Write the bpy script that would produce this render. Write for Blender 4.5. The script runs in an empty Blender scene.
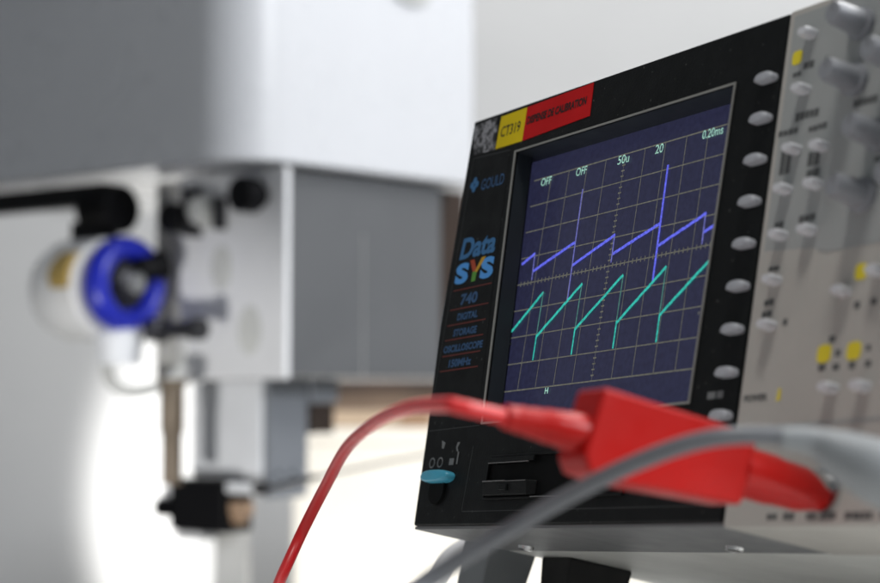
import bpy, bmesh, math, random
from mathutils import Vector, Matrix
random.seed(7)
R = math.radians
scene = bpy.context.scene
col = scene.collection
U = 0.012                      # oscilloscope drawing unit (one vertical screen division), metres
FLOOR = 0.0
BENCH = 0.90
CAM = Vector((0, 0, 1.045))    # eye point

# ------------------------------------------------------------------ materials
def nodes_of(name):
    m = bpy.data.materials.new(name); m.use_nodes = True
    nt = m.node_tree
    return m, nt, nt.nodes['Principled BSDF']

def mat(name, c, rough=0.5, metal=0.0, var=0.08, vscale=30.0, bump=0.0, bscale=400.0, spec=0.5, coat=0.0,
        speck=None, speck_scale=900.0, speck_cut=0.72, rvar=0.12):
    """painted / moulded surface: slow tone variation, roughness variation, fine grain, optional dust specks"""
    m, nt, b = nodes_of(name)
    L = nt.links
    tc = nt.nodes.new('ShaderNodeTexCoord')
    n = nt.nodes.new('ShaderNodeTexNoise'); n.inputs['Scale'].default_value = vscale; n.inputs['Detail'].default_value = 5
    L.new(tc.outputs['Object'], n.inputs['Vector'])
    r = nt.nodes.new('ShaderNodeValToRGB')
    r.color_ramp.elements[0].position = 0.3; r.color_ramp.elements[1].position = 0.7
    r.color_ramp.elements[0].color = (*[max(0, x*(1-var)) for x in c], 1)
    r.color_ramp.elements[1].color = (*[min(1, x*(1+var)) for x in c], 1)
    L.new(n.outputs['Fac'], r.inputs['Fac'])
    out = r.outputs['Color']
    if speck:
        v = nt.nodes.new('ShaderNodeTexNoise'); v.inputs['Scale'].default_value = speck_scale; v.inputs['Detail'].default_value = 2
        L.new(tc.outputs['Object'], v.inputs['Vector'])
        rr = nt.nodes.new('ShaderNodeValToRGB')
        rr.color_ramp.elements[0].position = speck_cut; rr.color_ramp.elements[1].position = speck_cut + 0.06
        rr.color_ramp.elements[0].color = (0, 0, 0, 1); rr.color_ramp.elements[1].color = (1, 1, 1, 1)
        L.new(v.outputs['Fac'], rr.inputs['Fac'])
        mx = nt.nodes.new('ShaderNodeMix'); mx.data_type = 'RGBA'
        L.new(rr.outputs['Color'], mx.inputs[0]); L.new(out, mx.inputs[6]); mx.inputs[7].default_value = (*speck, 1)
        out = mx.outputs[2]
    L.new(out, b.inputs['Base Color'])
    n2 = nt.nodes.new('ShaderNodeTexNoise'); n2.inputs['Scale'].default_value = vscale*3; n2.inputs['Detail'].default_value = 6
    L.new(tc.outputs['Object'], n2.inputs['Vector'])
    mr = nt.nodes.new('ShaderNodeMapRange')
    mr.inputs['To Min'].default_value = max(0.03, rough-rvar); mr.inputs['To Max'].default_value = min(1, rough+rvar)
    L.new(n2.outputs['Fac'], mr.inputs['Value']); L.new(mr.outputs['Result'], b.inputs['Roughness'])
    b.inputs['Metallic'].default_value = metal
    b.inputs['Specular IOR Level'].default_value = spec
    b.inputs['Coat Weight'].default_value = coat
    if bump:
        n3 = nt.nodes.new('ShaderNodeTexNoise'); n3.inputs['Scale'].default_value = bscale; n3.inputs['Detail'].default_value = 3
        L.new(tc.outputs['Object'], n3.inputs['Vector'])
        bp = nt.nodes.new('ShaderNodeBump'); bp.inputs['Strength'].default_value = bump; bp.inputs['Distance'].default_value = 0.0006
        L.new(n3.outputs['Fac'], bp.inputs['Height']); L.new(bp.outputs['Normal'], b.inputs['Normal'])
    return m

def emit(name, c, st, base=(0.01, 0.01, 0.012), rough=0.3):
    """glowing phosphor: brightness wavers along the line as on a digitised trace"""
    m, nt, b = nodes_of(name); L = nt.links
    b.inputs['Base Color'].default_value = (*base, 1)
    b.inputs['Roughness'].default_value = rough; b.inputs['Specular IOR Level'].default_value = 0.1
    b.inputs['Emission Color'].default_value = (*c, 1)
    tc = nt.nodes.new('ShaderNodeTexCoord'); n = nt.nodes.new('ShaderNodeTexNoise')
    n.inputs['Scale'].default_value = 900; n.inputs['Detail'].default_value = 2
    L.new(tc.outputs['Object'], n.inputs['Vector'])
    mr = nt.nodes.new('ShaderNodeMapRange'); mr.inputs['From Min'].default_value = 0.3; mr.inputs['From Max'].default_value = 0.7
    mr.inputs['To Min'].default_value = st*0.62; mr.inputs['To Max'].default_value = st*1.25
    L.new(n.outputs['Fac'], mr.inputs['Value']); L.new(mr.outputs['Result'], b.inputs['Emission Strength'])
    return m

def srgb(r, g, b):
    f = lambda v: (v/255/12.92) if v/255 <= 0.04045 else ((v/255+0.055)/1.055)**2.4
    return (f(r), f(g), f(b))

M = {}
M['bezel'] = mat('black_moulding', (0.0055, 0.0065, 0.0068), 0.48, spec=0.18, rvar=0.2, bump=0.25, bscale=1800, speck=(0.07, 0.07, 0.068), speck_scale=480, speck_cut=0.70)
M['bezel_dark'] = mat('black_recess', (0.0028, 0.003, 0.0032), 0.55, spec=0.1, speck=(0.06, 0.06, 0.06), speck_scale=500, speck_cut=0.735)
M['seam'] = mat('worn_black_edge', (0.035, 0.037, 0.038), 0.45)
M['edge_shine'] = mat('painted_edge_shine', (0.16, 0.16, 0.16), 0.3)  # pale grey stands in for light catching the drive's edges
M['surround'] = mat('dark_grey_surround', (0.030, 0.036, 0.043), 0.45, spec=0.25, speck=(0.10, 0.10, 0.10), speck_scale=420, speck_cut=0.735)
M['trim'] = mat('grey_trim_line', (0.30, 0.30, 0.28), 0.4)
M['chassis'] = mat('grey_chassis_paint', (0.74, 0.745, 0.71), 0.5, bump=0.15, bscale=900)
M['chassis_dark'] = mat('grey_lower_moulding', (0.20, 0.205, 0.21), 0.5, bump=0.15, bscale=900)
M['panel'] = mat('warm_grey_panel', (0.50, 0.482, 0.445), 0.55, bump=0.1, bscale=900, var=0.04)
M['panel_blue'] = mat('cool_grey_panel_print', (0.385, 0.40, 0.395), 0.55, bump=0.1, bscale=900, var=0.04)
M['knob'] = mat('bluish_grey_knob', (0.28, 0.29, 0.315), 0.4)
M['button'] = mat('pale_grey_button', (0.66, 0.67, 0.70), 0.4)
M['softkey'] = mat('grey_softkey', (0.46, 0.48, 0.52), 0.38)
M['print_dark'] = mat('dark_panel_print', (0.10, 0.105, 0.105), 0.6)
M['yellow'] = mat('yellow_panel_print', (0.85, 0.70, 0.03), 0.55)
M['blue_print'] = mat('blue_print', (0.04, 0.17, 0.38), 0.5)
M['blue_dim'] = mat('deep_blue_print', (0.03, 0.095, 0.22), 0.5)
M['blue_bright'] = mat('bright_blue_print', (0.08, 0.34, 0.80), 0.5)
M['red_print'] = mat('dull_red_print', (0.15, 0.022, 0.016), 0.5)
M['y_red'] = mat('red_orange_print', (0.42, 0.055, 0.015), 0.5)
M['y_amber'] = mat('amber_print', (0.58, 0.33, 0.02), 0.5)
M['y_green'] = mat('green_print', (0.10, 0.33, 0.04), 0.5)
M['white_print'] = mat('off_white_print', (0.20, 0.21, 0.215), 0.6)
M['blue_knob'] = mat('cyan_blue_plastic', (0.07, 0.42, 0.60), 0.35)
M['sticker_y'] = mat('yellow_label_paper', (0.80, 0.60, 0.012), 0.5, spec=0.1, var=0.1)
M['sticker_r'] = mat('red_label_paper', (0.60, 0.012, 0.014), 0.5, spec=0.1, var=0.08)
M['ink'] = mat('black_ink', (0.012, 0.01, 0.01), 0.6)
M['ink_red'] = mat('ink_on_red', (0.012, 0.004, 0.004), 0.6)
M['steel'] = mat('bright_steel', (0.62, 0.62, 0.62), 0.25, metal=1.0)
M['rubber'] = mat('black_rubber', (0.008, 0.008, 0.008), 0.7)
M['dark_grey'] = mat('dark_grey_plastic', (0.22, 0.235, 0.245), 0.5)
M['red'] = mat('red_pvc', (0.44, 0.006, 0.004), 0.34, spec=0.28, var=0.06, bump=0.12, bscale=350)
M['red_cable'] = mat('red_silicone', (0.66, 0.016, 0.018), 0.36, var=0.05)
M['grey_cable'] = mat('grey_pvc_cable', (0.15, 0.158, 0.172), 0.36, var=0.06)
M['grey_boot'] = mat('light_grey_boot', (0.25, 0.265, 0.275), 0.5)
M['white_cable'] = mat('white_pvc', (0.8, 0.8, 0.83), 0.4)
M['black_cable'] = mat('black_pvc', (0.01, 0.01, 0.012), 0.45)
M['thin_cable'] = mat('grey_thin_wire', (0.07, 0.065, 0.06), 0.5)
M['cover'] = mat('white_sheet_metal', (0.64, 0.655, 0.69), 0.28, var=0.02, vscale=6, bump=0.06, bscale=300, rvar=0.05)
M['head'] = mat('slate_grey_paint', (0.115, 0.12, 0.128), 0.5, var=0.05, vscale=8)
M['plate'] = mat('satin_aluminium_plate', (0.80, 0.81, 0.84), 0.45, var=0.05, vscale=12)
M['plate_mark'] = mat('grey_worn_patch', (0.63, 0.64, 0.63), 0.55)
M['block'] = mat('pale_grey_anodised', (0.80, 0.82, 0.86), 0.4, var=0.04)
M['block_grey'] = mat('slate_side_plate', (0.20, 0.215, 0.24), 0.5, var=0.04)
M['mblack'] = mat('machine_black', (0.004, 0.004, 0.005), 0.5, spec=0.15)
M['mdark'] = mat('gunmetal', (0.05, 0.05, 0.055), 0.35, metal=0.6)
M['brown'] = mat('dark_brown_motor', (0.035, 0.022, 0.016), 0.5)
M['brass'] = mat('brass', (0.62, 0.40, 0.10), 0.3, metal=1.0)
M['amber'] = mat('amber_filter', (0.46, 0.32, 0.09), 0.45)
M['bluering'] = mat('royal_blue_anodised', (0.012, 0.022, 0.42), 0.32)
M['bronze'] = mat('bronze_rod', (0.17, 0.135, 0.10), 0.45, metal=0.3)
M['tan'] = mat('tan_fitting', (0.40, 0.27, 0.18), 0.5)
M['post'] = mat('grey_post_paint', (0.50, 0.50, 0.49), 0.5)
M['cabinet'] = mat('white_laminate', (0.86, 0.82, 0.74), 0.5, var=0.02, vscale=5)
M['board_dark'] = mat('dark_stained_board', (0.05, 0.03, 0.02), 0.55, var=0.25, vscale=20)
M['board_tan'] = mat('tan_board', (0.14, 0.095, 0.065), 0.6, var=0.15, vscale=20)
M['board_pale'] = mat('pale_birch_board', (0.46, 0.35, 0.25), 0.55, var=0.08, vscale=20)
M['kraft'] = mat('brown_kraft', (0.28, 0.17, 0.10), 0.7, var=0.15)
M['bench'] = mat('pale_grey_bench_top', (0.80, 0.80, 0.78), 0.45, var=0.05)
M['benchleg'] = mat('grey_bench_steel', (0.30, 0.31, 0.32), 0.45)
M['wall'] = mat('pale_wall_paint', (0.62, 0.625, 0.63), 0.75, var=0.02, vscale=3, bump=0.1, bscale=250)
M['floor'] = mat('grey_floor', (0.32, 0.32, 0.31), 0.6, var=0.1, vscale=4)
M['raster'] = None

# silver sticker, half rubbed off
def silver_mat():
    m, nt, b = nodes_of('scuffed_silver_foil'); L = nt.links
    tc = nt.nodes.new('ShaderNodeTexCoord')
    v = nt.nodes.new('ShaderNodeTexNoise'); v.inputs['Scale'].default_value = 85; v.inputs['Detail'].default_value = 4; v.inputs['Roughness'].default_value = 0.75
    L.new(tc.outputs['Object'], v.inputs['Vector'])
    r = nt.nodes.new('ShaderNodeValToRGB')
    e = r.color_ramp.elements
    e[0].position = 0.43; e[0].color = (0.008, 0.008, 0.009, 1)
    e[1].position = 0.53; e[1].color = (0.42, 0.42, 0.45, 1)
    e2 = r.color_ramp.elements.new(0.62); e2.color = (0.10, 0.10, 0.11, 1)
    e3 = r.color_ramp.elements.new(0.70); e3.color = (0.60, 0.60, 0.64, 1)
    L.new(v.outputs['Fac'], r.inputs['Fac']); L.new(r.outputs['Color'], b.inputs['Base Color'])
    b.inputs['Roughness'].default_value = 0.4
    return m
M['silver'] = silver_mat()

# CRT face: dark glass with a faint even blue raster and fine grain of the phosphor
def raster_mat():
    m, nt, b = nodes_of('crt_phosphor'); L = nt.links
    tc = nt.nodes.new('ShaderNodeTexCoord')
    n = nt.nodes.new('ShaderNodeTexNoise'); n.inputs['Scale'].default_value = 420; n.inputs['Detail'].default_value = 3
    L.new(tc.outputs['Object'], n.inputs['Vector'])
    r = nt.nodes.new('ShaderNodeValToRGB')
    r.color_ramp.elements[0].position = 0.3; r.color_ramp.elements[1].position = 0.7
    r.color_ramp.elements[0].color = (*srgb(38, 39, 63), 1); r.color_ramp.elements[1].color = (*srgb(45, 47, 74), 1)
    L.new(n.outputs['Fac'], r.inputs['Fac']); L.new(r.outputs['Color'], b.inputs['Emission Color'])
    b.inputs['Emission Strength'].default_value = 0.8
    b.inputs['Base Color'].default_value = (0.012, 0.012, 0.016, 1)
    b.inputs['Roughness'].default_value = 0.25; b.inputs['Specular IOR Level'].default_value = 0.25
    return m
M['raster'] = raster_mat()
M['grat'] = emit('graticule_glow', srgb(108, 108, 98), 0.85)
M['tr_blue'] = emit('blue_trace_glow', srgb(98, 104, 232), 1.05)
M['tr_blue_dim'] = emit('pale_blue_trace_glow', srgb(120, 122, 205), 0.8)
M['tr_green'] = emit('green_trace_glow', srgb(52, 186, 172), 1.0)
M['tr_green_dim'] = emit('dim_green_trace_glow', srgb(84, 140, 130), 0.8)
M['readout'] = emit('readout_glow', srgb(172, 226, 208), 0.85)

def glass_mat():
    m, nt, b = nodes_of('clear_plastic_bowl')
    b.inputs['Base Color'].default_value = (0.92, 0.93, 0.95, 1)
    b.inputs['Roughness'].default_value = 0.25
    b.inputs['Alpha'].default_value = 0.8
    return m
M['bowl'] = glass_mat()

# ------------------------------------------------------------------ mesh builder
class MB:
    def __init__(s, scale=1.0):
        s.bm = bmesh.new(); s.k = scale
    def v(s, p): return s.bm.verts.new((p[0]*s.k, p[1]*s.k, p[2]*s.k))
    def face(s, pts): return s.bm.faces.new([s.v(p) for p in pts])
    def box(s, x0, x1, y0, y1, z0, z1):
        P = [(x0,y0,z0),(x1,y0,z0),(x1,y1,z0),(x0,y1,z0),(x0,y0,z1),(x1,y0,z1),(x1,y1,z1),(x0,y1,z1)]
        return s.hexa(P)
    def hexa(s, P):
        v = [s.v(p) for p in P]
        for f in ((3,2,1,0),(4,5,6,7),(0,1,5,4),(1,2,6,5),(2,3,7,6),(3,0,4,7)): s.bm.faces.new([v[i] for i in f])
        return s
    def prism(s, a, b):
        """two matching loops of points -> closed solid"""
        A = [s.v(p) for p in a]; B = [s.v(p) for p in b]; n = len(A)
        s.bm.faces.new(A[::-1]); s.bm.faces.new(B)
        for i in range(n): s.bm.faces.new((A[i], A[(i+1)%n], B[(i+1)%n], B[i]))
        return s
    def lathe(s, o, d, prof, n=40, up=None, flat=1.0):
        """profile of (distance along axis d, radius) round an axis from o; flat squashes across"""
        o = Vector(o); d = Vector(d).normalized()
        u = Vector(up) if up else (Vector((0,0,1)) if abs(d.z) < 0.9 else Vector((1,0,0)))
        e1 = d.cross(u).normalized(); e2 = e1.cross(d).normalized()
        rings = []
        for (h, r) in prof:
            rings.append([s.v(o + d*h + e1*(r*math.cos(2*math.pi*i/n)) + e2*(r*flat*math.sin(2*math.pi*i/n))) for i in range(n)])
        for a, b in zip(rings, rings[1:]):
            for i in range(n): s.bm.faces.new((a[i], a[(i+1)%n], b[(i+1)%n], b[i]))
        s.bm.faces.new(rings[0][::-1]); s.bm.faces.new(rings[-1])
        return s
    def torus(s, o, d, R0, r0, r1, n=48, m=16):
        """ring round axis d: major radius R0, section r0 (radial) by r1 (axial)"""
        o = Vector(o); d = Vector(d).normalized()
        u = Vector((0,0,1)) if abs(d.z) < 0.9 else Vector((1,0,0))
        e1 = d.cross(u).normalized(); e2 = e1.cross(d).normalized()
        G = []
        for i in range(n):
            a = 2*math.pi*i/n; rad = e1*math.cos(a)+e2*math.sin(a)
            G.append([s.v(o + rad*(R0 + r0*math.cos(2*math.pi*j/m)) + d*(r1*math.sin(2*math.pi*j/m))) for j in range(m)])
        for i in range(n):
            for j in range(m):
                s.bm.faces.new((G[i][j], G[(i+1)%n][j], G[(i+1)%n][(j+1)%m], G[i][(j+1)%m]))
        return s
    def tube(s, pts, r, n=20, sub=10):
        """round tube along a smooth curve through pts; r one radius or one per point"""
        P = [Vector(p) for p in pts]
        rr = r if isinstance(r, (list, tuple)) else [r]*len(P)
        C = []; Q = []
        E = [P[0]*2-P[1]] + P + [P[-1]*2-P[-2]]; ER = [rr[0]] + list(rr) + [rr[-1]]
        for i in range(1, len(E)-2):
            for k in range(sub):
                t = k/sub; a, b, c, d = E[i-1], E[i], E[i+1], E[i+2]
                C.append(0.5*((2*b) + (c-a)*t + (2*a-5*b+4*c-d)*t*t + (3*b-a-3*c+d)*t**3))
                Q.append(ER[i]*(1-t)+ER[i+1]*t)
        C.append(P[-1]); Q.append(rr[-1])
        nrm = None; rings = []
        for i, c in enumerate(C):
            tg = (C[min(i+1, len(C)-1)] - C[max(i-1, 0)]).normalized()
            if nrm is None:
                nrm = tg.cross(Vector((0,0,1)) if abs(tg.z) < 0.9 else Vector((1,0,0))).normalized()
            nrm = (nrm - tg*nrm.dot(tg)).normalized(); bi = tg.cross(nrm)
            rings.append([s.v(c + (nrm*math.cos(2*math.pi*j/n) + bi*math.sin(2*math.pi*j/n))*Q[i]) for j in range(n)])
        for a, b in zip(rings, rings[1:]):
            for j in range(n): s.bm.faces.new((a[j], a[(j+1)%n], b[(j+1)%n], b[j]))
        s.bm.faces.new(rings[0][::-1]); s.bm.faces.new(rings[-1])
        return s
    def build(s, name, m, parent=None, bevel=0.0, seg=3, smooth=True, loc=None):
        bmesh.ops.recalc_face_normals(s.bm, faces=s.bm.faces)
        if smooth:
            for f in s.bm.faces: f.smooth = True
        me = bpy.data.meshes.new(name); s.bm.to_mesh(me); s.bm.free()
        me.materials.append(m)
        if smooth: me.set_sharp_from_angle(angle=R(38))
        o = bpy.data.objects.new(name, me); col.objects.link(o)
        if parent is not None: o.parent = parent
        if loc is not None: o.location = loc
        if bevel:
            b = o.modifiers.new('bevel', 'BEVEL'); b.width = bevel; b.segments = seg; b.limit_method = 'ANGLE'; b.angle_limit = R(35)
            b.harden_normals = True
        return o

def tag(o, label, cat, group=None):
    o['label'] = label; o['category'] = cat
    if group: o['group'] = group
    return o
def empty(name, loc, rot=None):
    o = bpy.data.objects.new(name, None); o.empty_display_size = 0.02; col.objects.link(o)
    o.location = loc
    if rot is not None: o.rotation_euler = rot
    return o

_font = None
def text_part(name, s, x0, x1, z0, z1, y, m, parent, bold=0.0, shear=0.0, k=U):
    """lettering printed on the x-z plane at depth y, fitted to the box x0..x1, z0..z1"""
    cu = bpy.data.curves.new('lettering', 'FONT'); cu.body = s; cu.offset = bold; cu.shear = shear; cu.resolution_u = 4
    t = bpy.data.objects.new('lettering_source', cu); col.objects.link(t)
    bpy.context.view_layer.update()
    me = bpy.data.meshes.new_from_object(t.evaluated_get(bpy.context.evaluated_depsgraph_get()))
    bpy.data.objects.remove(t); bpy.data.curves.remove(cu)
    xs = [v.co.x for v in me.vertices]; ys = [v.co.y for v in me.vertices]
    ax, bx, ay, by = min(xs), max(xs), min(ys), max(ys)
    for v in me.vertices:
        v.co = (k*(x0 + (v.co.x-ax)/(bx-ax)*(x1-x0)), k*y, k*(z0 + (v.co.y-ay)/(by-ay)*(z1-z0)))
    me.materials.clear(); me.materials.append(m)
    o = bpy.data.objects.new(name, me); col.objects.link(o); o.parent = parent
    return o

# =================================================================== the setting
b = MB(); b.box(-3, 3, -2.5, 3.12, -0.05, FLOOR)
o = b.build('floor', M['floor']); o['kind'] = 'structure'
b = MB(); b.box(-3, 3, 3.0, 3.12, FLOOR, 2.8)
tag(b.build('back_wall', M['wall']), 'plain pale painted wall far behind the oscilloscope and machine, brightly lit low down', 'wall')

bench = empty('lab_bench', (0.1, 0.6, FLOOR))
tag(bench, 'pale grey lab bench under the black oscilloscope', 'bench')
b = MB(); b.box(-1.1, 1.1, -0.45, 0.62, BENCH-0.035, BENCH); b.build('bench_top', M['bench'], bench, bevel=0.003)
for x in (-1.02, 0.98):
    for y in (-0.40, 0.56):
        b = MB(); b.box(x, x+0.04, y-0.04, y, 0.0, BENCH-0.035); b.build('leg', M['benchleg'], bench, bevel=0.002)

# =================================================================== oscilloscope
# tipped back and slightly rolled on its stand; local x along the front, y into the case, z up its face
scope = empty('oscilloscope', CAM + Vector((0.06827, 0.76892, 0.04527)))
W = Matrix(((0.50500, 0.84735, 0.16422), (-0.86008, 0.47808, 0.17805), (0.07236, -0.23115, 0.97022)))
scope.rotation_euler = W.to_euler()
tag(scope, 'black fronted oscilloscope with a glowing blue screen and grey control panel, tipped back', 'oscilloscope')
F = -1.0        # front face plane

# chassis + lower mouldings
b = MB(U); b.box(-9.0, 18.9, 3.22, 26, -9.1, 6.45); b.build('case', M['chassis'], scope, bevel=0.15*U)

# front bezel: ring with an outline that narrows towards the foot and a slightly skewed screen opening
outer = [(-9.17, 6.68), (-9.14, -1.5), (-8.80, -5.4), (-8.60, -9.02), (9.12, -9.02), (9.22, 6.50)]
inner = [(-5.60, 4.80), (-5.22, -0.3), (-5.02, -2.9), (-4.84, -5.38), (6.86, -5.38), (6.97, 4.70)]
b = MB(U)
fo = [b.v((x, F, z)) for x, z in outer]; fi = [b.v((x, F, z)) for x, z in inner]
bo = [b.v((x, 3.2, z)) for x, z in outer]; foot = [(-6.20, 4.80), (-5.80, -0.3), (-5.60, -2.9), (-5.45, -5.38), (6.86, -5.38), (6.97, 4.70)]   # the recess widens to the left behind the rim
bi = [b.v((x, 0.25, z)) for x, z in foot]
n = 6
for i in range(n):
    j = (i+1) % n
    b.bm.faces.new((fo[i], fo[j], fi[j], fi[i])); b.bm.faces.new((fo[j], fo[i], bo[i], bo[j]))
    b.bm.faces.new((fi[i], fi[j], bi[j], bi[i]))
bezel = b.build('front_bezel', M['bezel'], scope, bevel=0.09*U, smooth=True)
# thin grey underside moulding below the bezel and to the right below the control panel
b = MB(U); b.box(-8.6, 9.1, -0.9, 3.2, -9.13, -9.03)
b.build('lower_moulding', M['chassis_dark'], scope)
for x, y in ((-6.1, 2.35), (5.8, 2.25)):
    b = MB(U); b.lathe((x, y, -9.13), (0, 0, -1), [(0, .30), (.10, .28), (.16, .16)], 20); b.build('screw', M['steel'], scope)

# inner walls of the screen recess (slightly lighter at the left), trim line
wl = MB(U)
tf = [(-6.17, 4.785), (-5.42, -5.365), (6.845, -5.365), (6.955, 4.685)]
tl = [(-5.585, 4.785), (-4.825, -5.365), (6.845, -5.365), (6.955, 4.685)]
for i in range(4):
    j = (i+1) % 4
    p, q = tl[i], tl[j]; pf, qf = tf[i], tf[j]
    wl.face([(p[0], F+0.06, p[1]), (q[0], F+0.06, q[1]), (q[0], F+0.68, q[1]), (p[0], F+0.68, p[1])])
    wl.face([(p[0], F+0.68, p[1]), (q[0], F+0.68, q[1]), (qf[0], 0.025, qf[1]), (pf[0], 0.025, pf[1])])
wl.build('screen_surround', M['surround'], scope, smooth=False)
b = MB(U)
to = [(-5.69, 4.855), (-4.92, -5.44), (6.93, -5.44), (7.04, 4.755)]; ti = [(-5.60, 4.79), (-4.84, -5.37), (6.86, -5.37), (6.97, 4.69)]
for i in range(4):
    j = (i+1) % 4
    b.prism([(to[i][0], F-0.05, to[i][1]), (to[j][0], F-0.05, to[j][1]), (ti[j][0], F-0.05, ti[j][1]), (ti[i][0], F-0.05, ti[i][1])],
            [(to[i][0], F-0.01, to[i][1]), (to[j][0], F-0.01, to[j][1]), (ti[j][0], F-0.01, ti[j][1]), (ti[i][0], F-0.01, ti[i][1])])
b.build('screen_trim', M['trim'], scope, smooth=False)

# CRT
AX = 1.1402     # width of one horizontal division
b = MB(U); b.box(-6.5, 7.2, 0.03, 0.30, -5.6, 5.2)
screen = b.build('screen', M['raster'], scope, smooth=False)
g = MB(U)
lw = 0.032
def hl(mb, x0, z0, x1, z1, w, y):
    d = Vector((x1-x0, z1-z0)); L_ = d.length; d /= L_; nx, nz = -d.y*w/2, d.x*w/2
    ex, ez = d.x*w*0.3, d.y*w*0.3
    mb.face([(x0-ex-nx, y, z0-ez-nz), (x1+ex-nx, y, z1+ez-nz), (x1+ex+nx, y, z1+ez+nz), (x0-ex+nx, y, z0-ez+nz)])
for j in range(-4, 5):
    hl(g, -5*AX, j, 5*AX, j, lw*(1.5 if j in (-4, 4) else 1.25), 0.012)
for i in range(-5, 6):
    if abs(i) == 5: continue
    if i == 0:
        hl(g, 0, -4, 0, 4, 0.018, 0.009)
        for k in range(-20, 21):
            g.face([(-0.09, 0.006, k*0.2-0.026), (0.09, 0.006, k*0.2-0.026), (0.09, 0.006, k*0.2+0.026), (-0.09, 0.006, k*0.2+0.026)])
        continue
    hl(g, i*AX, -4, i*AX, 4, lw, 0.009)
for k in range(-25, 26):
    if k % 5: g.face([(k*0.2*AX-0.024, 0.006, -0.09), (k*0.2*AX+0.024, 0.006, -0.09), (k*0.2*AX+0.024, 0.006, 0.09), (k*0.2*AX-0.024, 0.006, 0.09)])
hl(g, -6.08, 3.75, -6.10, 4.45, 0.05, 0.012)
g.build('graticule', M['grat'], screen, smooth=False)

def trace(name, m, segs, w, y):
    t = MB(U)
    for (a, c) in segs:
        (x0, z0), (x1, z1) = (a[0]*AX, a[1]), (c[0]*AX, c[1])
        # ramps are drawn by the tube as short steps: little jitter
        N = max(1, int(abs(x1-x0)/0.09)) if abs(x1-x0) > 0.3 else 1
        for k in range(N):
            u0, u1 = k/N, (k+1)/N
            jz = random.uniform(-0.012, 0.012) if N > 1 else 0
            hl(t, x0+(x1-x0)*u0, z0+(z1-z0)*u0+jz, x0+(x1-x0)*u1, z0+(z1-z0)*u1+jz, w, y - 0.0004*k)
    return t.build(name, m, screen, smooth=False)
br = [((-4.90, 0.79), (-4.24, 1.08)), ((-4.15, 0.43), (-2.02, 1.15)), ((-1.95, 0.32), (0.10, 1.07)), ((0.16, 0.41), (2.31, 1.11)), ((2.40, 0.35), (4.43, 1.08)), ((4.43, 0.46), (5.0, 0.66))]
for sg in br: trace('blue_trace', M['tr_blue'], [sg], 0.105, -0.004)
for sg in [((-4.22, 1.06), (-4.17, 0.10)), ((-2.03, 3.10), (-1.93, -0.96)), ((0.10, 1.06), (0.12, 0.12)), ((4.42, 1.08), (4.44, 0.09))]: trace('blue_spike', M['tr_blue_dim'], [sg], 0.065, -0.010)
trace('blue_spike', M['tr_blue'], [((2.30, 3.11), (2.37, -0.89))], 0.095, -0.012)
gr = [((-5.0, -1.85), (-3.37, -0.49)), ((-3.36, -2.09), (-1.26, -0.47)), ((-1.26, -2.06), (0.84, -0.45)), ((0.88, -2.07), (2.92, -0.47)), ((2.94, -2.06), (5.0, -0.45))]
for sg in gr: trace('green_trace', M['tr_green'], [sg], 0.105, -0.006)
for x in (-3.36, -1.26, 0.86, 2.93): trace('green_fall', M['tr_green_dim'], [((x, -0.49), (x, -2.05))], 0.055, -0.014)
for x in (-3.36, -1.26, 0.87, 2.945): trace('green_undershoot', M['tr_green'], [((x, -2.05), (x+0.01, -2.95))], 0.075, -0.016)
for s_, x0, x1, z0, z1 in (('OFF', -5.16, -4.48, 3.68, 3.98), ('OFF', -2.90, -2.24, 3.68, 3.98), ('50u', -0.36, 0.30, 3.66, 3.98), ('20', 1.78, 2.22, 3.66, 3.98), ('0.20ms', 4.30, 5.36, 3.70, 4.0)):
    text_part('readout', s_, x0, x1, z0, z1, -0.018, M['readout'], screen, bold=0.004)
text_part('readout', 'H', -2.72, -2.52, -4.26, -4.04, -0.018, M['readout'], screen, bold=0.02)
for x, z in ((-5.50, -2.23), (5.40, -2.22)):
    b = MB(U); b.lathe((x, -0.006, z), (0, -1, 0), [(0, .055), (.01, .05)], 14); b.build('marker_dot', M['white_print'], screen)

# ---- left brand strip
for p in ([(-8.72, 5.12), (-8.69, 5.10), (-8.69, -5.46), (-8.72, -5.48)],
          [(-8.69, 5.12), (-6.02, 4.98), (-6.02, 4.95), (-8.69, 5.09)], [(-8.60, -5.49), (-5.05, -5.45), (-5.05, -5.48), (-8.60, -5.52)],
          [(-5.26, -6.2), (-5.23, -6.2), (-5.31, -8.5), (-5.34, -8.5)], [(-5.3, -8.52), (8.9, -8.52), (8.9, -8.55), (-5.3, -8.55)]):
    b = MB(U); b.face([(x, F-0.004, z) for x, z in p]); b.build('seam_line', M['seam'], scope, smooth=False)
brand = MB(U)
brand.prism([(-8.66, F-0.006, 5.06), (-6.05, F-0.006, 4.92), (-5.72, F-0.006, -0.3), (-5.20, F-0.006, -5.40), (-8.62, F-0.006, -5.44)],
            [(-8.66, F+0.02, 5.06), (-6.05, F+0.02, 4.92), (-5.72, F+0.02, -0.3), (-5.20, F+0.02, -5.40), (-8.62, F+0.02, -5.44)])
brand = brand.build('brand_strip', M['bezel'], scope, smooth=False)
y = F - 0.016
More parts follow.
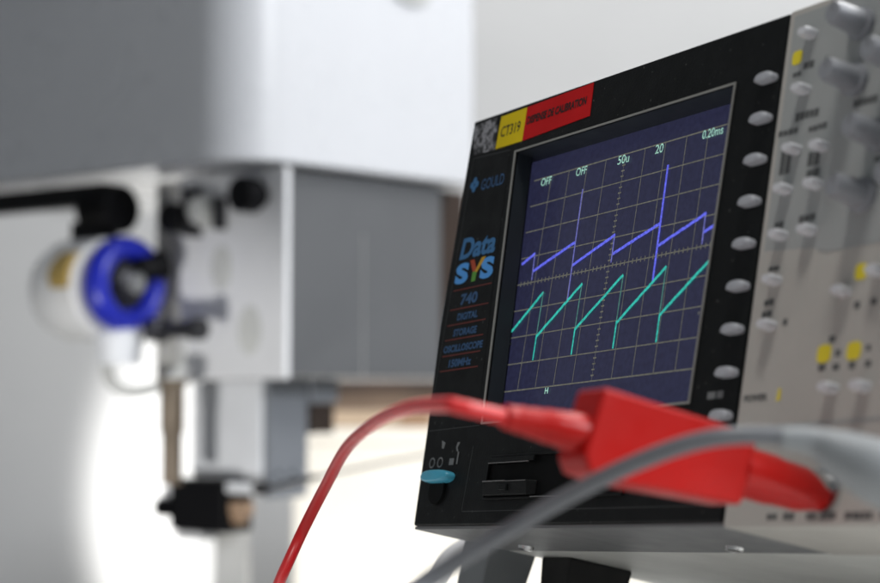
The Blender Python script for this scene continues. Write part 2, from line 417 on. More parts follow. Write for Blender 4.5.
# small four-lobed emblem and maker's word
e = MB(U)
for dx, dz in ((0, .17), (0, -.17), (.17, 0), (-.17, 0)):
    e.lathe((-8.28+dx, y, 3.98+dz), (0, -1, 0), [(0, .13), (.008, .12)], 16)
e.build('emblem', M['blue_print'], brand)
text_part('lettering', 'GOULD', -7.75, -6.15, 3.66, 4.10, y, M['blue_dim'], brand, bold=0.015)
text_part('lettering', 'Data', -8.48, -5.98, 1.02, 1.86, y, M['blue_print'], brand, bold=0.035, shear=0.12)
text_part('lettering', 'S', -8.56, -7.62, 0.06, 0.88, y, M['blue_bright'], brand, bold=0.055)
text_part('lettering', 'S', -6.78, -5.86, 0.06, 0.90, y, M['blue_bright'], brand, bold=0.055)
def poly(pts, m, name='lettering', yy=None):
    q = MB(U); q.face([(x, y if yy is None else yy, z) for x, z in pts]); return q.build(name, m, brand, smooth=False)
poly([(-7.64, 0.92), (-7.34, 0.92), (-7.02, 0.46), (-7.30, 0.42)], M['y_red'])
poly([(-6.52, 0.94), (-6.80, 0.94), (-7.16, 0.44), (-7.00, 0.38)], M['y_amber'], yy=y-0.006)
poly([(-7.32, 0.43), (-7.00, 0.44), (-7.04, 0.06), (-7.32, 0.05)], M['y_green'], yy=y-0.003)
text_part('lettering', '740', -7.86, -6.66, -0.80, -0.36, y, M['blue_dim'], brand, bold=0.04)
text_part('lettering', 'DIGITAL', -7.88, -6.44, -1.38, -1.10, y, M['blue_dim'], brand, bold=0.04)
text_part('lettering', 'STORAGE', -7.98, -6.33, -1.98, -1.70, y, M['blue_dim'], brand, bold=0.04)
text_part('lettering', 'OSCILLOSCOPE', -8.50, -5.74, -2.58, -2.30, y, M['blue_dim'], brand, bold=0.04)
text_part('lettering', '150MHz', -7.94, -6.36, -3.16, -2.86, y, M['blue_dim'], brand, bold=0.04)
for z in (-0.17, -0.92, -1.52, -2.09, -2.70, -3.27):
    poly([(-8.52, z-0.02), (-5.82, z-0.02), (-5.82, z+0.025), (-8.52, z+0.025)], M['red_print'], 'rule_line')

# ---- stickers on the top of the bezel
def sticker(name, pts, m):
    q = MB(U); q.prism([(x, F-0.02, z) for x, z in pts], [(x, F+0.002, z) for x, z in pts]); return q.build(name, m, scope, smooth=False)
sticker('silver_sticker', [(-9.06, 6.46), (-8.74, 5.24), (-7.20, 5.18), (-7.24, 5.9), (-7.42, 6.52)], M['silver'])
sy = sticker('yellow_sticker', [(-7.10, 6.47), (-7.15, 5.20), (-5.30, 5.17), (-5.33, 6.48)], M['sticker_y'])
text_part('lettering', 'CT319', -6.92, -5.60, 5.60, 6.02, F-0.03, M['ink'], sy, bold=0.004)
sr = sticker('red_sticker', [(-5.32, 6.48), (-5.29, 5.17), (-1.02, 5.28), (-1.09, 6.52)], M['sticker_r'])
text_part('lettering', 'DISPENSE DE CALIBRATION', -5.16, -1.36, 5.76, 6.08, F-0.03, M['ink_red'], sr, bold=0.035)

# ---- soft keys down the right of the screen
def capsule(w, h, d, low=1.0):
    """rounded lozenge key cap standing d proud of the face"""
    q = MB(U); N = 28; rings = []
    for (f, s_) in ((0.0, 1.0), (0.55, 1.0), (0.82, 0.93), (1.0, 0.72)):
        ring = []
        for i in range(N):
            a = 2*math.pi*i/N
            cx = math.copysign(abs(math.cos(a))**0.7, math.cos(a)); cz = math.copysign(abs(math.sin(a))**0.85, math.sin(a))
            ring.append(q.v((w/2*s_*cx, -d*f, h/2*s_*cz*(low if cz < 0 else 1.0))))
        rings.append(ring)
    for a, b_ in zip(rings, rings[1:]):
        for i in range(N): q.bm.faces.new((a[i], a[(i+1)%N], b_[(i+1)%N], b_[i]))
    q.bm.faces.new(rings[-1]); q.bm.faces.new(rings[0][::-1])
    return q
first = None
for z in (4.62, 3.33, 2.02, 0.71, -0.60, -1.91, -3.22, -4.52, -5.80):
    loc = Vector(((8.62)*U, F*U, (z-0.18)*U))
    if first is None: first = capsule(0.84, 0.46, 0.32, 0.35).build('soft_key', M['softkey'], scope, loc=loc)
    else:
        c = first.copy(); col.objects.link(c); c.parent = scope; c.location = loc
b = MB(U)
for x0, x1, z in ((7.72, 8.1, -5.36), (8.16, 8.45, -5.36)): b.face([(x0, F-0.008, z), (x1, F-0.008, z), (x1, F-0.008, z+0.22), (x0, F-0.008, z+0.22)])
b.build('key_legend', M['white_print'], scope, smooth=False)

# ---- blue rocker knob + marks, disk drive
capsule(1.95, 0.46, 0.42).build('intensity_knob', M['blue_knob'], scope, loc=Vector((-7.15*U, F*U, -7.28*U)))
b = MB(U); b.lathe((-7.2, F, -7.75), (0, -1, 0), [(0, .55), (.10, .52)], 24); b.build('knob_skirt', M['bezel_dark'], scope)
b = MB(U)
for x in (-7.95, -7.38):
    b.torus((x, F-0.012, -6.72), (0, 1, 0), 0.17, 0.028, 0.01, 20, 6)
b.box(-6.72, -6.42, F-0.02, F-0.006, -6.84, -6.60); b.box(-6.22, -6.14, F-0.02, F-0.006, -6.82, -6.38)
b.face([(-7.5, F-0.01, -5.9), (-7.22, F-0.01, -6.0), (-7.28, F-0.01, -6.22), (-7.42, F-0.01, -6.2)])
b.face([(-6.36, F-0.01, -6.02), (-6.18, F-0.01, -6.02), (-6.30, F-0.01, -6.20), (-6.20, F-0.01, -6.38), (-6.34, F-0.01, -6.34), (-6.42, F-0.01, -6.2)])
b.build('knob_legend', M['white_print'], scope, smooth=False)
dd = MB(U)
dd.box(-3.92, 4.2, F-0.10, F+0.02, -6.70, -6.62); dd.box(-3.92, 4.2, F-0.10, F+0.02, -8.16, -8.08)
dd.box(-3.92, -3.84, F-0.10, F+0.02, -8.08, -6.70); dd.box(4.12, 4.2, F-0.10, F+0.02, -8.08, -6.70)
drive = dd.build('disk_drive', M['bezel'], scope, bevel=0.02*U)
b = MB(U); b.box(-3.84, 4.12, F-0.012, F-0.006, -8.08, -6.70); b.build('drive_slot', M['bezel_dark'], drive, smooth=False)
b = MB(U); b.prism([(-3.72, F-0.32, -7.58), (-0.95, F-0.32, -7.58), (-0.72, F-0.02, -7.55), (-3.72, F-0.02, -7.55)],
                   [(-3.72, F-0.24, -8.05), (-0.95, F-0.24, -8.05), (-0.72, F-0.02, -8.05), (-3.72, F-0.02, -8.05)])
b.build('drive_flap', M['bezel'], drive, bevel=0.03*U)
b = MB(U); b.box(-3.76, -0.9, F-0.20, F-0.10, -6.90, -6.72); b.build('drive_lip', M['bezel'], drive, bevel=0.03*U)
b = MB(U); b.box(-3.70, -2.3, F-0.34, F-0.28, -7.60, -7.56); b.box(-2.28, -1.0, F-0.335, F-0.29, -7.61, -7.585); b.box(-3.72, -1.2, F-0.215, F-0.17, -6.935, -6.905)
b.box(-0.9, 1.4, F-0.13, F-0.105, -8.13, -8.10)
b.build('edge_highlight', M['edge_shine'], drive, smooth=False)  # strips painted as highlights along flap, lip and frame
b = MB(U); b.box(-2.6, -2.1, F-0.36, F-0.24, -7.92, -7.70); b.build('eject_button', M['bezel'], drive, bevel=0.03*U)

# ---- grey control panel
cp = MB(U); cp.box(9.24, 18.9, F-0.03, 3.2, -9.18, 6.54)
panel = cp.build('control_panel', M['panel'], scope, bevel=0.10*U)
zp = MB(U); yy = F-0.034
zp.face([(9.5, yy, 6.3), (9.5, yy, -1.05), (11.7, yy, -1.25), (12.2, yy, -1.42), (18.7, yy, -1.42), (18.7, yy, 6.3)])
zp.build('printed_zone', M['panel_blue'], panel, smooth=False)
b = MB(U); b.prism([(11.9, F-0.045, -1.36), (12.25, F-0.045, -1.44), (12.25, F-0.045, -1.40), (11.9, F-0.045, -1.32)], [(11.9, F-0.04, -1.36), (12.25, F-0.04, -1.44), (12.25, F-0.04, -1.40), (11.9, F-0.04, -1.32)])
b.build('printed_line', M['panel_blue'], panel, smooth=False)
b = MB(U); b.box(12.25, 18.6, F-0.045, F-0.04, -1.45, -1.40); b.build('printed_line', M['panel_blue'], panel, smooth=False)
b = MB(U); b.box(9.6, 18.6, F-0.045, F-0.04, -6.40, -6.30)
b.build('printed_line', M['panel_blue'], panel, smooth=False)

def on_face(x, z, h):      # base point of a cap whose middle (h proud) shows at x, z on the face plane
    return x + (52-x)/33.6*h, z - (z+16)/33.6*h
keys = [(10.06,5.68,.62),(10.08,3.91,.62),(10.02,2.05,.6),(11.22,1.92,.6),(9.85,.84,.62),(11.17,.78,.66),(9.9,-.57,.66),(11.16,-.60,.7),(9.89,-1.93,.72),(9.93,-3.28,.72),
        (12.92,-2.61,.74),(14.2,-2.2,.7),(12.87,-5.34,.62),(14.13,-5.38,.62),(15.4,-5.40,.62),(15.2,-2.6,.7)]
first = None
for x, z, w in keys:
    bx, bz = on_face(x, z, 0.28)
    if first is None:
        first = capsule(0.52, 0.30, 0.42).build('push_button', M['button'], panel, loc=Vector((bx*U, (F-0.03)*U, bz*U)))
    else:
        c = first.copy(); col.objects.link(c); c.parent = panel; c.location = (bx*U, (F-0.03)*U, bz*U)
    
first = None
for x, z in ((11.71,5.75),(11.72,4.0),(13.40,4.25),(13.03,2.05),(12.64,.35),(13.7,6.2),(14.9,2.2),(14.6,.4),(15.6,4.2)):
    bx, bz = on_face(x, z, 0.75)
    loc = Vector((bx*U, (F-0.03)*U, bz*U))
    if first is None:
        k = MB(U); k.lathe((0, 0, 0), (0, -1, 0), [(0, .50), (.18, .50), (.22, .40), (1.05, .36), (1.18, .30)], 32)
        first = k.build('rotary_knob', M['knob'], panel, loc=loc)
        k = MB(U); k.box(-.03, .03, -1.20, -1.17, .05, .36)
        firstp = k.build('pointer', M['white_print'], first, smooth=False)
    else:
        c = first.copy(); col.objects.link(c); c.parent = panel; c.location = loc
        d = firstp.copy(); col.objects.link(d); d.parent = c
for x, z, w, h in ((9.86, 4.90, .40, .40), (13.76, -2.2, .42, .42), (12.67, -4.40, .50, .46), (13.85, -4.42, .50, .46)):
    b = MB(U); b.prism([(x+w*.56*math.copysign(abs(math.cos(t))**.55, math.cos(t)), F-0.036, z+h*.56*math.copysign(abs(math.sin(t))**.55, math.sin(t))) for t in [2*math.pi*i/28+.01 for i in range(28)]], [(x+w*.55*math.copysign(abs(math.cos(t))**.55, math.cos(t)), F-0.046, z+h*.55*math.copysign(abs(math.sin(t))**.55, math.sin(t))) for t in [2*math.pi*i/28+.01 for i in range(28)]]); b.build('yellow_mark', M['yellow'], panel)
b = MB(U); b.face([(10.90, F-0.045, -5.62), (11.08, F-0.045, -5.60), (11.06, F-0.045, -5.28), (10.96, F-0.045, -5.24)]); b.build('yellow_tick', M['yellow'], panel, smooth=False)
text_part('lettering', 'POWER', 9.50, 10.50, -5.57, -5.36, F-0.045, M['print_dark'], panel, bold=0.03)
def mark(x, z, w, h):
    """illegible small print: a run of short strokes"""
    lab = MB(U); nn = max(1, int(w/0.2)); s_ = w/nn
    for i in range(nn):
        lab.box(x-w/2+i*s_+0.02, x-w/2+(i+1)*s_-0.02, F-0.045, F-0.04, z-h/2*random.uniform(.7, 1), z+h/2*random.uniform(.7, 1))
    lab.build('panel_legend', M['print_dark'], panel, smooth=False)
for x, z, w, h in ((10.44,4.55,.5,.26),(9.95,4.35,.4,.16),(10.65,2.95,1.05,.30),(9.95,1.62,.5,.9),(11.2,1.5,.55,.5),(11.25,1.05,.6,.3),(13.1,2.85,1.0,.25),(10.03,-.33,.42,.22),(11.24,-.30,.72,.22),
                   (10.06,-1.65,.5,.16),(10.03,-2.66,.44,.22),(10.0,-3.0,.46,.20),(10.86,-3.34,.22,.22),(13.76,-3.13,.25,.22),(14.4,-3.1,.25,.2),(12.93,-4.02,.28,.2),(13.23,-4.42,.24,.22),(12.65,-4.79,.30,.22),
                   (13.22,-4.81,.30,.22),(13.85,-4.83,.26,.22),(14.46,-4.83,.26,.22),(14.4,-4.38,.2,.2),(9.9,2.55,.9,.2),(11.2,2.45,.8,.2),(14.2,1.0,.9,.2),(15.2,3.2,.8,.22),(14.3,5.2,.9,.22)):
    mark(x, z, w, h)
for x in (11.35, 12.05, 12.95, 13.6, 14.5, 15.0, 15.8): mark(x, -8.9, random.uniform(.35, .75), .22)
for x in (13.4, 16.6):
    b = MB(U); b.lathe((x, F-0.03, -8.2), (0, -1, 0), [(0, .62), (.12, .62), (.14, .44), (.75, .44), (.8, .4)], 32); b.build('bnc_socket', M['steel'], panel)

# ---- feet and side stand
b = MB(U); b.hexa([(-8.1, 4.7, -12.4), (-6.6, 4.7, -12.4), (-6.6, 7.0, -12.4), (-8.1, 7.0, -12.4), (-8.32, 4.5, -9.1), (-6.40, 4.5, -9.1), (-6.40, 7.4, -9.1), (-8.32, 7.4, -9.1)])
b.build('foot', M['rubber'], scope, bevel=0.1*U)
b = MB(U); b.hexa([(13.6, 4.7, -12.4), (15.1, 4.7, -12.4), (15.1, 7.0, -12.4), (13.6, 7.0, -12.4), (13.4, 4.5, -9.1), (15.32, 4.5, -9.1), (15.32, 7.4, -9.1), (13.4, 7.4, -9.1)])
b.build('foot', M['rubber'], scope, bevel=0.1*U)
b = MB(U); b.hexa([(-11.6, 2.8, -15.4), (-10.0, 2.8, -15.4), (-10.0, 4.0, -15.4), (-11.6, 4.0, -15.4), (-11.2, 2.8, -8.4), (-9.22, 2.8, -8.4), (-9.22, 5.0, -8.4), (-11.2, 5.0, -8.4)])
b.build('side_stand', M['dark_grey'], scope, bevel=0.08*U)

# =================================================================== red test lead with its stacking plug
lead = empty('test_lead', scope.location); lead.rotation_euler = scope.rotation_euler
tag(lead, 'red test lead looping in front of the screen, its moulded plug in the control panel', 'test lead')
def yzprism(name, pts, x0, x1, m, bevel):
    q = MB(U); q.prism([(x0, y_, z_) for y_, z_ in pts], [(x1, y_, z_) for y_, z_ in pts]); return q.build(name, m, lead, bevel=bevel*U, seg=4)
body = yzprism('plug_body', [(-8.86, -7.27), (-4.10, -7.36), (-3.98, -7.55), (-4.22, -9.26), (-8.18, -9.50), (-8.96, -9.40), (-9.16, -9.05), (-9.06, -8.4)], 12.75, 14.0, M['red'], 0.2)
b = MB(U); b.lathe((13.4, -4.15, -8.30), (0, 1, -0.02), [(0, .66), (1.2, .66), (1.35, .62), (2.2, .60), (2.75, .46), (2.95, .44)], 32); b.build('plug_nose', M['red'], lead)
b = MB(U); b.lathe((13.4, -11.25, -8.52), (0, 1, 0.035), [(0, .25), (.05, .30), (0.35, .31), (.4, .335), (.75, .345), (.8, .37), (1.15, .385), (1.2, .42), (1.55, .43), (1.6, .45), (2.1, .49), (2.5, .52)], 28); b.build('strain_relief', M['red'], lead)
Wi = W.transposed()
def L2(p): return Wi @ (Vector(p) - Vector((0.06827, 0.76892, 0.04527)))     # eye-relative world -> lead frame
path = [Vector((13.4*U, -10.6*U, -8.51*U)), Vector((13.4*U, -11.6*U, -8.54*U)), Vector((13.3*U, -12.4*U, -8.55*U)), L2((0.0014, 0.5481, -0.0077)), L2((-0.0099, 0.5890, -0.0093)), L2((-0.0218, 0.6494, -0.0151)), L2((-0.0347, 0.7099, -0.0261)), L2((-0.0450, 0.7467, -0.0427)), L2((-0.0537, 0.7595, -0.0589)), L2((-0.0592, 0.7540, -0.0711)), L2((-0.0624, 0.7364, -0.0801)), L2((-0.0634, 0.6888, -0.0907)),
        L2((-0.066, 0.62, -0.128)), L2((-0.08, 0.55, -0.1422)), L2((-0.15, 0.42, -0.1422)), L2((-0.32, 0.33, -0.1422))]
b = MB(); b.tube(path, 0.0023, 22, 12); b.build('lead_cable', M['red_cable'], lead)

# =================================================================== grey coaxial cable in front of everything
coax = empty('coaxial_cable', CAM + Vector((0.05, 0.51, -0.024)))
tag(coax, 'thick grey cable sweeping across in front of the red plug from a pale grey boot', 'cable')
def C2(p): return Vector(p) - Vector((0.05, 0.51, -0.024))
cpath = [(0.1136, 0.5075, -0.0195), (0.1040, 0.5040, -0.0172), (0.095, 0.5028, -0.0159), (0.0792, 0.5028, -0.0152), (0.0663, 0.5053, -0.0174), (0.051, 0.5116, -0.0235), (0.0357, 0.524, -0.0322), (0.0197, 0.5365, -0.0425),
         (0.0, 0.549, -0.0558), (-0.0174, 0.5555, -0.0675), (-0.0416, 0.5684, -0.0860), (-0.075, 0.585, -0.112), (-0.12, 0.60, -0.136), (-0.19, 0.61, -0.142), (-0.33, 0.60, -0.142)]
b = MB(); b.tube([C2([v*k for v in p]) for p, k in zip(cpath, [1.05]*6+[1.04, 1.03, 1.02, 1.0, 1.0, 1.0, 1.0, 1.0, 1.0])], 0.0026, 24, 10); b.build('cable_sheath', M['grey_cable'], coax)
b = MB(); b.tube([C2(p) for p in ((0.0940, 0.5277, -0.0165), (0.1035, 0.5283, -0.0178), (0.111, 0.527, -0.0212), (0.120, 0.526, -0.0255), (0.131, 0.530, -0.0300), (0.139, 0.540, -0.0330))], [0.0031, 0.0042, 0.0070, 0.0092, 0.0098, 0.0098], 28, 8)
b.build('cable_boot', M['grey_boot'], coax)
b = MB(); b.tube([C2(p) for p in ((0.138, 0.537, -0.0328), (0.1415, 0.552, -0.0345), (0.1445, 0.566, -0.036))], 0.0075, 24, 6); b.build('bnc_plug', M['steel'], coax)

# white cable behind the left foot of the scope
b = MB(); b.tube([(0.045, 0.95, BENCH+0.075), (0.0085, 0.935, BENCH+0.060), (-0.001, 0.925, BENCH+0.048), (-0.0135, 0.90, BENCH+0.030), (-0.04, 0.86, BENCH+0.006), (-0.12, 0.80, BENCH+0.005), (-0.25, 0.83, BENCH+0.005)], 0.0045, 18, 8)
tag(b.build('white_cable', M['white_cable']), 'white cable hanging down behind the lower left corner of the oscilloscope', 'cable')

# =================================================================== the machine behind (white hood, grey head, air fittings)
mach = empty('milling_machine', CAM + Vector((-0.132, 1.62, 0.0)), (0, 0, R(50)))
tag(mach, 'blurred machine with white hood, slate grey head and blue ringed air regulator', 'machine')
# local: x along the right hand face (away), y along the left hand face (away), z up; mm
mm = 0.0012
def hood_loop(z):
    pts = []; x0, y0, x1, y1, r = -44, -2, 211, 460, 46
    for i in range(13):
        a = math.pi + (math.pi/2)*i/12
        pts.append((x0+r+r*math.cos(a), y0+r+r*math.sin(a), z))
    pts += [(x1, y0, z), (x1, y1, z), (x0, y1, z)]
    return pts
b = MB(mm); b.prism(hood_loop(153), hood_loop(640)); hood = b.build('hood', M['cover'], mach, bevel=0.003)
b = MB(mm); b.lathe((133, -2, 302), (0, -1, 0), [(0, 26), (2, 26), (3, 24)], 40, flat=0.6); b.build('oval_badge', M['plate_mark'], hood)
b = MB(mm); b.box(6, 183, 8, 112, 0, 151); b.build('head_housing', M['head'], mach, bevel=0.003)
b = MB(mm); b.box(90.7, 91.1, 7.5, 9.0, 1, 108); b.build('panel_seam', M['post'], mach, smooth=False)
b = MB(mm); b.box(0, 5.8, 0, 112, -1, 151); fp = b.build('front_plate', M['plate'], mach, bevel=0.002)
b = MB(mm); b.box(12, 20, 112.5, 152, -4, 150); b.build('rear_plate', M['post'], mach, bevel=0.002)
for yv, z, r in ((65.2, 80.5, 11), (35.6, 34.5, 12)):
    b = MB(mm); b.lathe((0, yv, z), (-1, 0, 0), [(0, r), (0.6, r)], 32, flat=1.5); b.build('slot_cover', M['plate_mark'], fp)
b = MB(mm); b.lathe((0, 26, 131), (-1, 0, 0), [(0, 9), (6, 9), (6.5, 13), (20, 13), (22, 11)], 32); b.build('black_knob', M['mblack'], mach)
b = MB(mm); b.lathe((0, 98, 118), (-1, 0, 0), [(0, 8), (8, 8), (8.5, 11), (24, 11), (25, 9)], 32); b.build('black_knob', M['mblack'], mach)
b = MB(mm)
b.lathe((0, 76, 123), (-1, 0, 0), [(0, 14), (8, 14), (9, 11), (16, 11), (18, 8)], 6)
b.build('valve_fitting', M['plate_mark'], mach, bevel=0.001)
b = MB(mm); b.box(-16, 0, 86, 92, 104, 140); b.box(-12, 0, 60, 64, 108, 132); b.build('valve_bracket', M['mdark'], mach, bevel=0.001)
# black rail and ribbed wheel under the hood
b = MB(mm); b.box(-42, -24, 150, 450, 130, 146); b.build('rail', M['mblack'], mach, bevel=0.002)
b = MB(mm)
for i in range(7): b.torus((-33, 140+i*5, 126), (0, 1, 0), 15, 3.5, 2.2, 32, 8)
b.lathe((-33, 137, 126), (0, 1, 0), [(0, 16), (36, 16)], 32)
b.build('ribbed_coupling', M['mblack'], mach)
b = MB(mm); b.box(-44, -26, 150, 186, 98, 118); b.build('regulator_bracket', M['mblack'], mach, bevel=0.003)
# regulator: blue collar facing the right, clear bowl behind it, chrome boss in front
reg = (-42, 0, 69)
b = MB(mm); b.torus((reg[0], 124, reg[2]), (0, 1, 0), 27, 8.5, 11, 56, 18); b.build('blue_collar', M['bluering'], mach)
b = MB(mm); b.lathe((reg[0], 112, reg[2]), (0, 1, 0), [(0, 8), (2, 12), (10, 13), (11, 19), (20, 19)], 36); b.build('regulator_boss', M['mdark'], mach)
b = MB(mm); b.lathe((reg[0], 111.5, reg[2]), (0, -1, 0), [(0, 7.5), (3, 7.5), (5, 5)], 24); b.build('gauge_glass', M['chassis_dark'], mach)
b = MB(mm); b.lathe((reg[0]+6, 116, reg[2]+10), (1, -0.3, 0.25), [(0, 9), (14, 9), (15, 11), (22, 11)], 24); b.build('gauge_port', M['mblack'], mach)
b = MB(mm); b.lathe((reg[0], 136, reg[2]-3), (0, 1, 0), [(0, 34), (4, 38), (46, 38), (58, 33), (64, 22), (66, 10)], 48); b.build('clear_bowl', M['bowl'], mach)
b = MB(mm); b.lathe((reg[0]-20, 142, reg[2]+5), (0, 1, 0), [(0, 20), (20, 20), (27, 16), (30, 8)], 36); b.build('filter_cartridge', M['amber'], mach)
b = MB(mm); b.lathe((-30, 108, 35), (0, -1, 0), [(0, 9), (12, 9), (13, 6), (42, 6), (44, 8), (54, 8)], 24); b.build('air_fitting', M['mdark'], mach)
b = MB(mm); b.lathe((-40, 132, 10), (0, 0, 1), [(0, 16), (22, 18), (30, 12)], 28); b.build('drain_cap', M['block'], mach)
b = MB(mm); b.tube([(-34, 150, 24), (-34, 152, 2), (-26, 140, -10), (-12, 118, -6), (0, 108, 8), (4, 104, 30)], 4.5, 14, 8); b.build('air_hose', M['plate_mark'], mach)
# spindle rod, tool block, side plate with toothed edge
b = MB(mm); b.lathe((-30, 85, -1), (0, 0, -1), [(0, 11), (4, 11), (5, 9), (38, 9), (40, 7.5), (76, 7.5)], 28); b.build('guide_rod', M['bronze'], mach)
b = MB(mm); b.box(18, 40, 42, 117, -74, -1.5); b.build('tool_block', M['block'], mach, bevel=0.002)
b = MB(mm); b.box(20, 60, 36, 42, -88, -0.2)
for i in range(9): b.box(60.0, 62.2, 37, 41, -82+i*9.0, -77.5+i*9.0)
sp = b.build('side_plate', M['block_grey'], mach, bevel=0.0006)
for xx in (30, 44): 
    b = MB(mm); b.lathe((xx, 36, -70), (0, -1, 0), [(0, 1.8), (1, 1.6)], 14); b.build('screw', M['mblack'], sp)
b = MB(mm); b.box(62.5, 92, 34, 70, -19, -0.5); b.build('motor_plate', M['block_grey'], mach, bevel=0.001)
b = MB(mm); b.box(64, 90, 36, 66, -42, -19.5); b.build('motor', M['brown'], mach, bevel=0.002)
b = MB(mm); b.box(-4, 26, 58, 117, -113, -74.5); tb = b.build('tool_holder', M['mblack'], mach, bevel=0.003)
b = MB(mm); b.box(4, 14, 117.5, 136, -104, -84); b.box(2, 10, 118, 128, -84, -77); b.build('tool_clamp', M['plate'], mach, bevel=0.003)
b = MB(mm); b.lathe((0, 117, -97), (0, 1, 0), [(0, 7), (14, 7), (15, 4)], 20); b.build('clamp_screw', M['mblack'], mach)
b = MB(mm); b.box(0, 16, 86, 116, -120, -113.5); b.build('nozzle', M['plate'], mach, bevel=0.003)
b = MB(mm); b.box(0, 12, 42, 57.5, -100, -90); b.box(2, 10, 46, 57.5, -106, -100.2); b.build('sensor_tip', M['tan'], mach, bevel=0.002)
b = MB(mm); b.lathe((2, 58, -80), (0, -1, 0), [(0, 4), (28, 4), (29, 3)], 20); b.build('plug_pin', M['block'], mach)
b = MB(mm); b.lathe((2, 30, -79), (0, -1, 0), [(0, 4.8), (9, 4.8), (10, 3)], 20)
b.tube([(2, 22, -79), (2, 10, -77.5), (4, -6, -73.5), (10, -22, -70)], 2.3, 14, 8)
b.build('sensor_plug', M['black_cable'], mach)
b = MB(mm); b.box(184, 232, 24, 110, 2, 151); b.build('shadow_block', M['brown'], mach, bevel=0.002)  # dark block added in place of the background shadow beside the head

# thin signal wire running on from the plug and away behind the scope
def MW(x, yv, z):
    a = R(50); c, s_ = math.cos(a), math.sin(a)
    return (-0.132 + (x*c - yv*s_)*mm, 1.62 + (x*s_ + yv*c)*mm, CAM.z + z*mm)
p0 = MW(10, -22, -70)
b = MB(); b.tube([p0, (-0.084, 1.63, CAM.z-0.080), (-0.024, 1.65, CAM.z-0.0688), (0.06, 1.68, CAM.z-0.060), (0.22, 1.74, CAM.z-0.07), (0.50, 1.80, CAM.z-0.24)], 0.0014, 10, 8)
tag(b.build('signal_wire', M['thin_cable']), 'thin dark wire rising from the black machine plug to behind the oscilloscope', 'wire')

b = MB(); b.box(-0.0145, 0.0145, -0.012, 0.012, 0, 0.908); b.box(-0.06, 0.06, -0.06, 0.06, -0.0, 0.008)
o = b.build('support_post', M['post'], None, bevel=0.002); o.location = (-0.1865, 1.716, FLOOR)
tag(o, 'blurred square grey post standing under the black tool holder of the machine', 'post')

# =================================================================== white cabinet with boards on top
cab = empty('white_cabinet', (0.13, 2.30, FLOOR))
tag(cab, 'bright white cabinet under a small pile of boards, left of the oscilloscope', 'cabinet')
ct = CAM.z - 0.058
b = MB(); b.box(-0.300, 0.46, -0.10, 0.26, 0.0, ct-0.016); b.build('carcass', M['cabinet'], cab, bevel=0.003)
b = MB(); b.box(-0.305, 0.465, -0.104, 0.265, ct-0.0158, ct); b.build('top', M['cabinet'], cab, bevel=0.003)
z = ct + 0.0002
for nm, th, m_, x0, x1, y0, y1, lab_ in (
    ('wooden_board', 0.020, 'board_pale', -0.172, 0.42, 2.205, 2.46, 'thick pale birch board lowest in the pile on the white cabinet'),
    ('wooden_board', 0.016, 'board_tan', -0.145, 0.40, 2.210, 2.45, 'tan board lying second from the top of the pile on the white cabinet'),
    ('wooden_board', 0.016, 'board_dark', -0.155, 0.41, 2.208, 2.44, 'dark brown board topmost in the pile on the white cabinet')):
    b = MB(); b.box(x0, x1, y0, y1, z, z+th); z += th + 0.0014
    tag(b.build(nm, M[m_], None, bevel=0.0012), lab_, 'board', 'boards stacked on the white cabinet')
b = MB(); b.hexa([(-0.046, 2.1975, ct+0.0003), (-0.012, 2.1975, ct+0.0003), (-0.012, 2.199, ct+0.0003), (-0.046, 2.199, ct+0.0003), (-0.046, 2.203, ct+0.022), (-0.012, 2.203, ct+0.020), (-0.012, 2.2045, ct+0.020), (-0.046, 2.2045, ct+0.022)])
tag(b.build('kraft_card', M['kraft'], None), 'small brown kraft card leaning against the pale birch board', 'card')

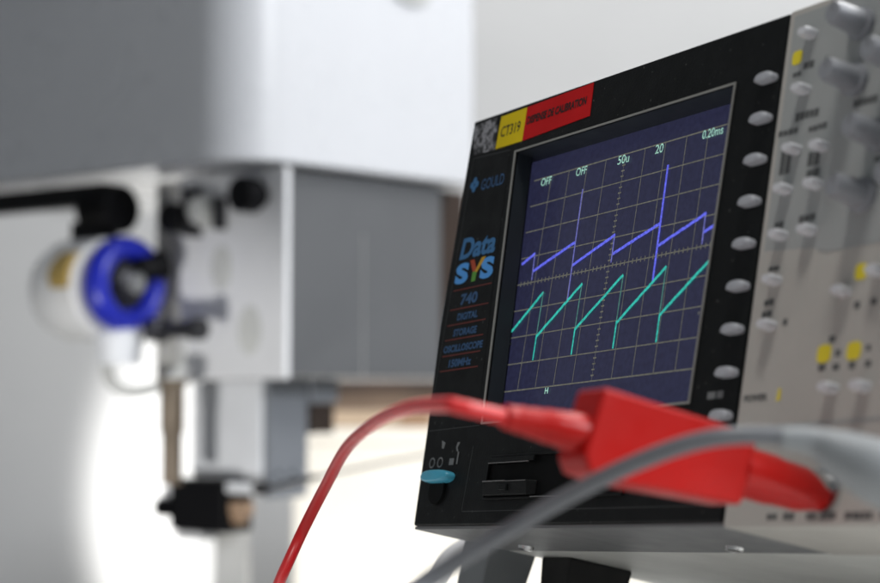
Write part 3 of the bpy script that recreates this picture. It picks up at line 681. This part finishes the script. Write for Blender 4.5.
# =================================================================== light
def area(name, loc, aim, sx, sy, power, c=(1, 1, 1)):
    l = bpy.data.lights.new(name, 'AREA'); l.shape = 'RECTANGLE'; l.size = sx; l.size_y = sy; l.energy = power; l.color = c
    o = bpy.data.objects.new(name, l); col.objects.link(o); o.location = loc
    o.rotation_euler = (Vector(aim)-Vector(loc)).to_track_quat('-Z', 'Y').to_euler()
    return o
area('ceiling_light', (0.95, 1.5, 2.6), (0.6, 1.4, 1.0), 1.3, 0.8, 36, (1.0, 0.99, 0.97))
area('window_light', (2.1, -0.25, 2.5), (0.0, 1.75, 1.25), 1.2, 1.0, 63, (0.95, 0.97, 1.0))
def spot(name, loc, aim, power, ang, blend, size=0.04, c=(1.0, 0.98, 0.94)):
    l = bpy.data.lights.new(name, 'SPOT'); l.energy = power; l.spot_size = R(ang); l.spot_blend = blend; l.shadow_soft_size = size; l.color = c
    o = bpy.data.objects.new(name, l); col.objects.link(o); o.location = loc
    o.rotation_euler = (Vector(aim)-Vector(loc)).to_track_quat('-Z', 'Y').to_euler()
spot('wall_spot', (-0.06, 1.75, 0.45), (-0.06, 3.0, 0.80), 190, 43, 0.22)
spot('cabinet_spot', (-0.02, 1.60, 0.62), (-0.02, 2.2, 0.97), 13, 72, 0.6)  # unseen spot added to brighten the cabinet front and boards
spot('scope_top_fill', (0.10, 0.50, 2.2), (0.16, 0.66, 1.0), 22, 34, 0.6, 0.10)  # added fill from above, cone kept to the scope and plug
spot('plate_fill_spot', (-0.55, 1.02, 0.72), (-0.20, 1.68, 1.03), 14, 30, 0.5, 0.03)  # no lamp stands here: added fill for the machine's plate and tool block

w = bpy.data.worlds.new('World'); scene.world = w; w.use_nodes = True
w.node_tree.nodes['Background'].inputs['Color'].default_value = (0.90, 0.95, 1.0, 1)
w.node_tree.nodes['Background'].inputs['Strength'].default_value = 0.17

# =================================================================== camera
cd = bpy.data.cameras.new('Camera'); cam = bpy.data.objects.new('Camera', cd); col.objects.link(cam)
cam.location = CAM; cam.rotation_euler = (R(92.6), 0, 0)
cd.sensor_width = 36; cd.lens = 36*1900/880; cd.clip_start = 0.02; cd.clip_end = 60
cd.dof.use_dof = True; cd.dof.focus_distance = 0.775; cd.dof.aperture_fstop = 7.3; cd.dof.aperture_blades = 0
scene.camera = cam
scene.view_settings.view_transform = 'Standard'; scene.view_settings.look = 'None'
scene.view_settings.exposure = 0; scene.view_settings.gamma = 1
